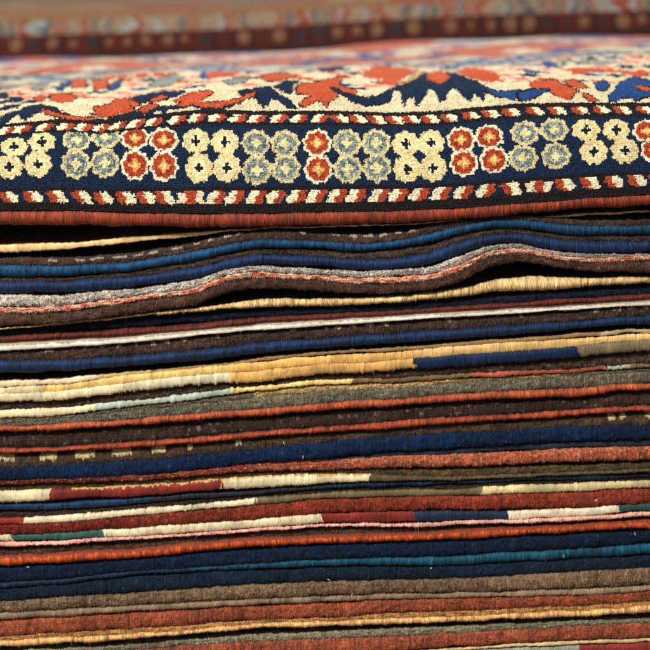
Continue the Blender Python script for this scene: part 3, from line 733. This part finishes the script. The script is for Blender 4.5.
def pile_sheet(name, G, knots, cols, mat, parent, tall, pyr_rows, jit):
    """Knotted pile: one face fan per knot (a raised tuft) near the front, plain faces behind."""
    R, K = G.shape[0] - 1, G.shape[1] - 1
    Nn = np.cross(np.gradient(G, axis=1), np.gradient(G, axis=0))
    Nn /= np.linalg.norm(Nn, axis=2)[:, :, None] + 1e-12
    if Nn[R // 2, K // 2, 2] < 0:
        Nn = -Nn
    G = G + rng.normal(0, jit, G.shape)
    idx = np.arange((R + 1) * (K + 1)).reshape(R + 1, K + 1)
    q = np.stack([idx[:-1, :-1], idx[:-1, 1:], idx[1:, 1:], idx[1:, :-1]], -1)
    cen = (G[:-1, :-1] + G[:-1, 1:] + G[1:, 1:] + G[1:, :-1]) / 4
    nc = (Nn[:-1, :-1] + Nn[1:, 1:]) / 2
    P = pyr_rows
    hgt = np.clip(rng.normal(tall, tall * 0.3, (P, K)), 0, None)
    cv = cen[:P] + nc[:P] * hgt[:, :, None] + rng.normal(0, jit * 1.5, (P, K, 3))
    V = np.concatenate([G.reshape(-1, 3), cv.reshape(-1, 3)])
    ci = (np.arange(P * K) + (R + 1) * (K + 1)).reshape(P, K)
    T = np.stack([np.stack([q[:P, :, i], q[:P, :, (i + 1) % 4], ci], -1) for i in range(4)], 2).reshape(-1, 3)
    Q = q[P:].reshape(-1, 4)
    C = cols.reshape(R, K, 3)
    C = C * np.clip(1 + rng.normal(0, 0.085, (R, K, 1)), 0.6, 1.4)
    C = np.clip(C, 0, 0.93)
    FC = np.concatenate([C[P:].reshape(-1, 3), np.repeat(C[:P].reshape(-1, 3), 4, axis=0)])
    return V, Q, T, FC, cen, nc, C


def draped_rug():
    root = thing('draped_rug', 'ornate rug with a flower border draped over the top of the near stack', 'rug')
    kp = 0.00140
    X = np.arange(-0.62, 0.62, kp)
    # height of the selvedge and the fold along x
    ax = np.interp(X, np.linspace(-0.4, 0.4, 401), np.linspace(-0.4, 0.4, 401))
    pxs = 325 + X / D * F
    ap = np.interp(PX, PX, curve(A_PTS, 1))
    A = np.interp(pxs, PX, ap)
    xs_b, ys_b = [p[0] for p in B_PTS], [p[1] for p in B_PTS]
    Bc = np.interp(pxs, xs_b, ys_b) + np.where(pxs < 0, SLOPE * pxs, 0) + np.where(pxs > 650, SLOPE * (pxs - 650), 0)
    Bc = smooth1(Bc, 16)
    A = smooth1(A, 12)
    a_el, th_b = 0.085, math.radians(58)
    yb = a_el * (1 - math.cos(th_b))
    _, zA = on_plane(pxs, A, 0.0)
    _, zB = on_plane(pxs * (1 + yb / D) - 325 * yb / D, Bc, yb)
    b_el = (zB - zA) / math.sin(th_b)
    ztop = zA + b_el
    zmean = float(np.mean(ztop[np.abs(X) < 0.33]))
    # rows by angle round the fold, then by depth
    th = np.linspace(0, math.pi / 2, 96)
    yr = a_el * (1 - np.cos(th))
    deep = [yr[-1]]
    while deep[-1] < 0.96:
        deep.append(deep[-1] + (0.0020 if deep[-1] < 0.32 else 0.0042))
    deep = np.array(deep[1:])
    rows = []
    for t_, y_ in zip(th, yr):
        z = zA + b_el * math.sin(t_)
        rows.append(np.stack([X, np.full_like(X, y_), z], 1))
    for y_ in deep:
        f = min(1.0, (y_ - a_el) / 0.35)
        f = f * f * (3 - 2 * f)
        wave = 0.0035 * np.sin(X * 9 + y_ * 7) * f + 0.002 * np.sin(X * 21 - y_ * 16 + 1)
        w0 = 0.002 * np.sin(X * 21 - a_el * 16 + 1)
        z = ztop * (1 - f) + zmean * f + (wave - w0 * (1 - f))
        if y_ > 0.88:
            z = z - 1.6 * (y_ - 0.88) ** 2 * 4
        rows.append(np.stack([X, np.full_like(X, y_), z], 1))
    G = np.stack(rows, 0)
    cen = (G[:-1, :-1] + G[1:, 1:]) / 2
    px, py = project(cen[..., 0].ravel(), cen[..., 1].ravel(), cen[..., 2].ravel())
    px = px + rng.normal(0, 0.28, px.shape)
    py = py + rng.normal(0, 0.26, py.shape)
    cols = rug_pattern(px, py, cen[..., 0].ravel(), cen[..., 1].ravel())
    V, Q, T, FC, kc, kn, C = pile_sheet('pile', G, None, cols, M_RUG, root, 0.0009, 240, 0.00028)
    pile = mesh_obj('pile', V, Q, T, None, M_RUG, root, face_cols=FC, smooth=False)
    # wool ends standing on the front knots
    m = (np.abs(kc[:170, :, 0]) < 0.37)
    Pv, Pn, Pc = kc[:170][m], kn[:170][m], C[:170][m]
    FV, FCc, FT = fuzz(Pv, Pn, Pc, 620000, 0.00050, 0.0022, down=0.1, spread=0.55, cvar=0.11)
    # fibres join the pile mesh
    V2 = np.concatenate([V, FV])
    T2 = np.concatenate([T, FT + len(V)])
    FC2 = np.concatenate([FC, FCc[::3]])
    old = pile.data
    bpy.data.objects.remove(pile)
    bpy.data.meshes.remove(old)
    mesh_obj('pile', V2, Q, T2, None, M_RUG, root, face_cols=FC2, smooth=False)
    strip(root, 'selvedge', 'cord', -2.0, [(E, RED0)], A_PTS, gap=-3.0)
    # woven back: from under the selvedge back into the stack
    nb = 60
    _, zS = on_plane(pxs, np.interp(pxs, PX, curve(A_PTS, 2)), 0.0)
    st = X[::6]
    zs = zS[::6]
    bk = []
    for k in range(nb):
        f = k / (nb - 1)
        y_ = 0.004 + 0.9 * f ** 2
        z = zs + 0.004 + 0.001 * np.sin(st * 60 + k) - 0.006 * min(1, f * 6)
        bk.append(np.stack([st, np.full_like(st, y_), z], 1))
    Gb = np.stack(bk, 0)
    idx = np.arange(nb * len(st)).reshape(nb, len(st))
    Qb = np.stack([idx[:-1, :-1], idx[:-1, 1:], idx[1:, 1:], idx[1:, :-1]], -1).reshape(-1, 4)
    cb = np.tile(lin((84, 50, 40)), (nb * len(st), 1)) * np.clip(1 + 0.2 * rng.normal(size=(nb * len(st), 1)), .5, 1.6)
    mesh_obj('backing', Gb.reshape(-1, 3), Qb, None, cb, M_BACK, root)
    return zmean


ZTOP = draped_rug()


# ------------------------------------------------------------------ the farther stack's rug, out of focus
def far_rug():
    root = thing('far_rug', 'blurred rug with a dark red dotted edge folded over the stack behind', 'rug')
    y0, z0 = 1.02, ZTOP - 0.004
    X = np.arange(-1.3, 1.3, 0.004)
    a_el, b_el = 0.06, 0.072
    th = np.linspace(0, math.pi / 2, 40)
    rows, sv = [], []
    s = 0
    prev = None
    for t_ in th:
        y_, z_ = y0 + a_el * (1 - math.cos(t_)), z0 + b_el * math.sin(t_) + 0.002 * np.sin(X * 8)
        rows.append(np.stack([X, np.full_like(X, y_), z_], 1))
        sv.append(b_el * math.sin(t_) + 0)
    y = y0 + a_el
    base = b_el
    while y < y0 + 2.2:
        y += 0.006 if y < y0 + 0.5 else 0.02
        rows.append(np.stack([X, np.full_like(X, y), z0 + b_el + 0.002 * np.sin(X * 8) + 0.004 * np.sin(y * 9 + X * 3)], 1))
        sv.append(base + (y - y0 - a_el))
    G = np.stack(rows, 0)
    sv = np.array(sv)
    R, K = G.shape[0] - 1, G.shape[1] - 1
    sc = np.repeat(((sv[1:] + sv[:-1]) / 2)[:, None], K, 1)
    xc = np.repeat(((X[1:] + X[:-1]) / 2)[None], R, 0)
    C = np.tile(lin((88, 35, 26)), (R, K, 1))

    def put(m, c):
        C[m] = lin(c)
    # dotted dark red guard
    m = sc < 0.036
    cell = np.floor(xc / 0.032)
    u = (xc / 0.032) % 1 - 0.5
    dot = np.hypot(u * 0.032 + 0.006 * (hashf(cell, 2.0, 6) - .5), (sc - 0.019 - 0.003 * hashf(cell, 3.0, 6))) < 0.005 + 0.007 * hashf(cell, 4.0, 6)
    lead = (np.abs(u) > 0.38) & (hashf(np.floor(xc / 0.032 + .5), 8.0, 6) < 0.6)
    put(m & lead, (60, 30, 28))
    h = hashf(cell, 1.0, 3)
    put(m & (sc < 0.004), (70, 30, 24))  # shadow along the bottom of the drape, painted into the dye
    put(m & dot & (h < 0.62), (128, 96, 70))
    put(m & dot & (h >= 0.62), (52, 48, 50))
    m = (sc >= 0.036) & (sc < 0.060)
    put(m, (152, 132, 108))
    xw = xc + 0.012 * np.sin(xc * 31) + 0.006 * np.sin(xc * 83) + 0.004 * np.sin(sc * 300 + xc * 50)
    c2 = np.floor(xw / 0.019)
    h2 = hashf(c2, 5.0, 2)
    u2 = (xw / 0.019) % 1
    put(m & (u2 < 0.5) & (h2 < 0.4), (150, 70, 52))
    put(m & (u2 < 0.5) & (h2 > 0.6), (92, 90, 92))
    put(m & (u2 > 0.6) & (h2 > 0.3) & (h2 < .5), (150, 160, 154))
    m = (sc >= 0.060) & (sc < 0.20)
    put(m, (144, 106, 72))
    c3 = np.floor(xc / 0.11)
    h3 = hashf(c3, np.floor(sc / .07), 8)
    put(m & (h3 < .3), (150, 84, 60))
    put(m & (h3 > .8), (138, 132, 100))
    m = (sc >= 0.20)
    put(m, (134, 82, 58))
    h4 = hashf(np.floor(xc / 0.2), np.floor(sc / .18), 4)
    put(m & (h4 < .35), (150, 116, 78))
    put(m & (h4 > .75), (104, 98, 74))
    V, Q, T, FC, *_ = pile_sheet('pile', G, None, C.reshape(-1, 3), M_RUG, root, 0.001, 60, 0.0003)
    mesh_obj('pile', V, Q, T, None, M_RUG, root, face_cols=FC, smooth=False)
    # cord along its lower edge
    n = len(X)
    ph = np.linspace(0, 2 * math.pi, 13)
    gx = np.repeat(X[:, None], 13, 1)
    rad = 0.0055 + 0.0006 * np.abs(np.sin(X * 700))[:, None]
    gy = y0 - 0.002 + rad * np.cos(ph)[None]
    gz = z0 - 0.003 + 0.002 * np.sin(X * 8)[:, None] + rad * np.sin(ph)[None]
    idx = np.arange(n * 13).reshape(n, 13)
    Qc = np.stack([idx[:-1, :-1], idx[:-1, 1:], idx[1:, 1:], idx[1:, :-1]], -1).reshape(-1, 4)
    mesh_obj('selvedge', np.stack([gx, gy, gz], -1).reshape(-1, 3), Qc, None, np.tile(lin((40, 22, 20)), (n * 13, 1)), M_CORD, root)


far_rug()

# ------------------------------------------------------------------ lint caught on the edges
for lx, ly, L, lab in [(284, 443, 7, 'bright white lint thread on the brown pile above the wide blue edge'),
                       (596, 500, 6, 'white lint tuft on the red edge at the right side'),
                       (28, 567, 5, 'cream lint bit under the vivid orange cord near the left side'),
                       (329, 580, 8, 'curved pale lint hair at the lower border of the dark blue layers'),
                       (352, 594, 7, 'white lint curl on the taupe brown pile at mid width'),
                       (431, 568, 4, 'small white lint bit on the dark blue pile below the teal band'),
                       (564, 556, 8, 'slanting white lint hair across the petrol teal band'),
                       (586, 600, 5, 'white lint bit on the rust red pile under the taupe one'),
                       (635, 534, 7, 'pale lint hair on the ink navy pile near the right side'),
                       (303, 457, 6, 'grey lint tuft lying on the wide deep blue edge')]:
    x0, z0 = on_plane(np.array([lx]), np.array([ly]), -0.002)
    n = 9
    r = np.random.default_rng(int(lx * 7 + ly))
    ang = r.uniform(0, math.pi)
    bend = r.uniform(-2.2, 2.2)
    pts = []
    p = np.array([x0[0], -0.0022, z0[0]])
    for k in range(n):
        pts.append(p.copy())
        a = ang + bend * k / n
        p = p + np.array([math.cos(a), -0.05, math.sin(a)]) * L * 0.62 / 1000 / n
    pts = np.array(pts)
    pts += np.array([x0[0], -0.0022, z0[0]]) - pts.mean(0)
    V, Q = [], []
    for k in range(n):
        rad = 0.00042 * math.sin(math.pi * (k + 0.6) / (n + 0.2)) + 0.00008
        for j in range(6):
            b = 2 * math.pi * j / 6
            V.append(pts[k] + np.array([math.sin(ang), 0, -math.cos(ang)]) * rad * math.cos(b) + np.array([0, 1, 0]) * rad * math.sin(b))
    for k in range(n - 1):
        for j in range(6):
            Q.append((k * 6 + j, k * 6 + (j + 1) % 6, (k + 1) * 6 + (j + 1) % 6, (k + 1) * 6 + j))
    o = mesh_obj('lint', np.array(V), np.array(Q), None, np.tile(lin((235, 228, 210)), (len(V), 1)), M_LINT)
    o['label'] = lab
    o['category'] = 'lint'
    o['group'] = 'lint specks on the rug edges'

# ------------------------------------------------------------------ floor
_, zf = on_plane(np.array([325.0]), np.array([676.0]), 0.0)
zf = float(zf[0]) - 0.012
me = bpy.data.meshes.new('floor')
me.from_pydata([(-4, -4, zf), (4, -4, zf), (4, 5, zf), (-4, 5, zf)], [], [(0, 1, 2, 3)])
me.materials.append(flat_mat('floor_wood', (120, 96, 74), 6))
fl = bpy.data.objects.new('floor', me)
COL.objects.link(fl)
fl['kind'] = 'structure'

# ------------------------------------------------------------------ light
w = bpy.data.worlds.new('World')
S.world = w
w.use_nodes = True
w.node_tree.nodes['Background'].inputs['Color'].default_value = (1.0, 0.95, 0.89, 1)
w.node_tree.nodes['Background'].inputs['Strength'].default_value = 0.19


def area(name, loc, target, size, power, col):
    l = bpy.data.lights.new(name, 'AREA')
    l.shape = 'RECTANGLE'
    l.size, l.size_y = size
    l.energy = power
    l.color = col
    o = bpy.data.objects.new(name, l)
    COL.objects.link(o)
    o.location = loc
    o.rotation_euler = (Vector(target) - Vector(loc)).to_track_quat('-Z', 'Y').to_euler()
    return o


area('ceiling_lamp', (-1.0, -1.7, 2.1), (0, 0, 0.05), (0.6, 0.5), 112, (1.0, 0.97, 0.92))
area('shop_lamp', (0.5, 2.6, 1.9), (0, 0.4, 0.2), (1.8, 1.0), 26, (0.96, 0.95, 1.0))

# ------------------------------------------------------------------ camera object
cd = bpy.data.cameras.new('camera')
cd.sensor_fit = 'HORIZONTAL'
cd.sensor_width = 36
cd.lens = F / 650 * 36
cd.shift_x = (325.0 - PPX) / 650
cd.shift_y = (PPY - 325.0) / 650
cd.clip_start = 0.01
cd.clip_end = 50
co = bpy.data.objects.new('camera', cd)
COL.objects.link(co)
co.matrix_world = Matrix(((rt[0], up[0], -fw[0], CAM[0]), (rt[1], up[1], -fw[1], CAM[1]), (rt[2], up[2], -fw[2], CAM[2]), (0, 0, 0, 1)))
cd.dof.use_dof = True
cd.dof.focus_distance = 1.522
cd.dof.aperture_fstop = cd.lens / 23.0
S.camera = co
S.view_settings.view_transform = 'Standard'
S.view_settings.look = 'None'
S.view_settings.exposure = 0.0
S.cycles.max_bounces = 6
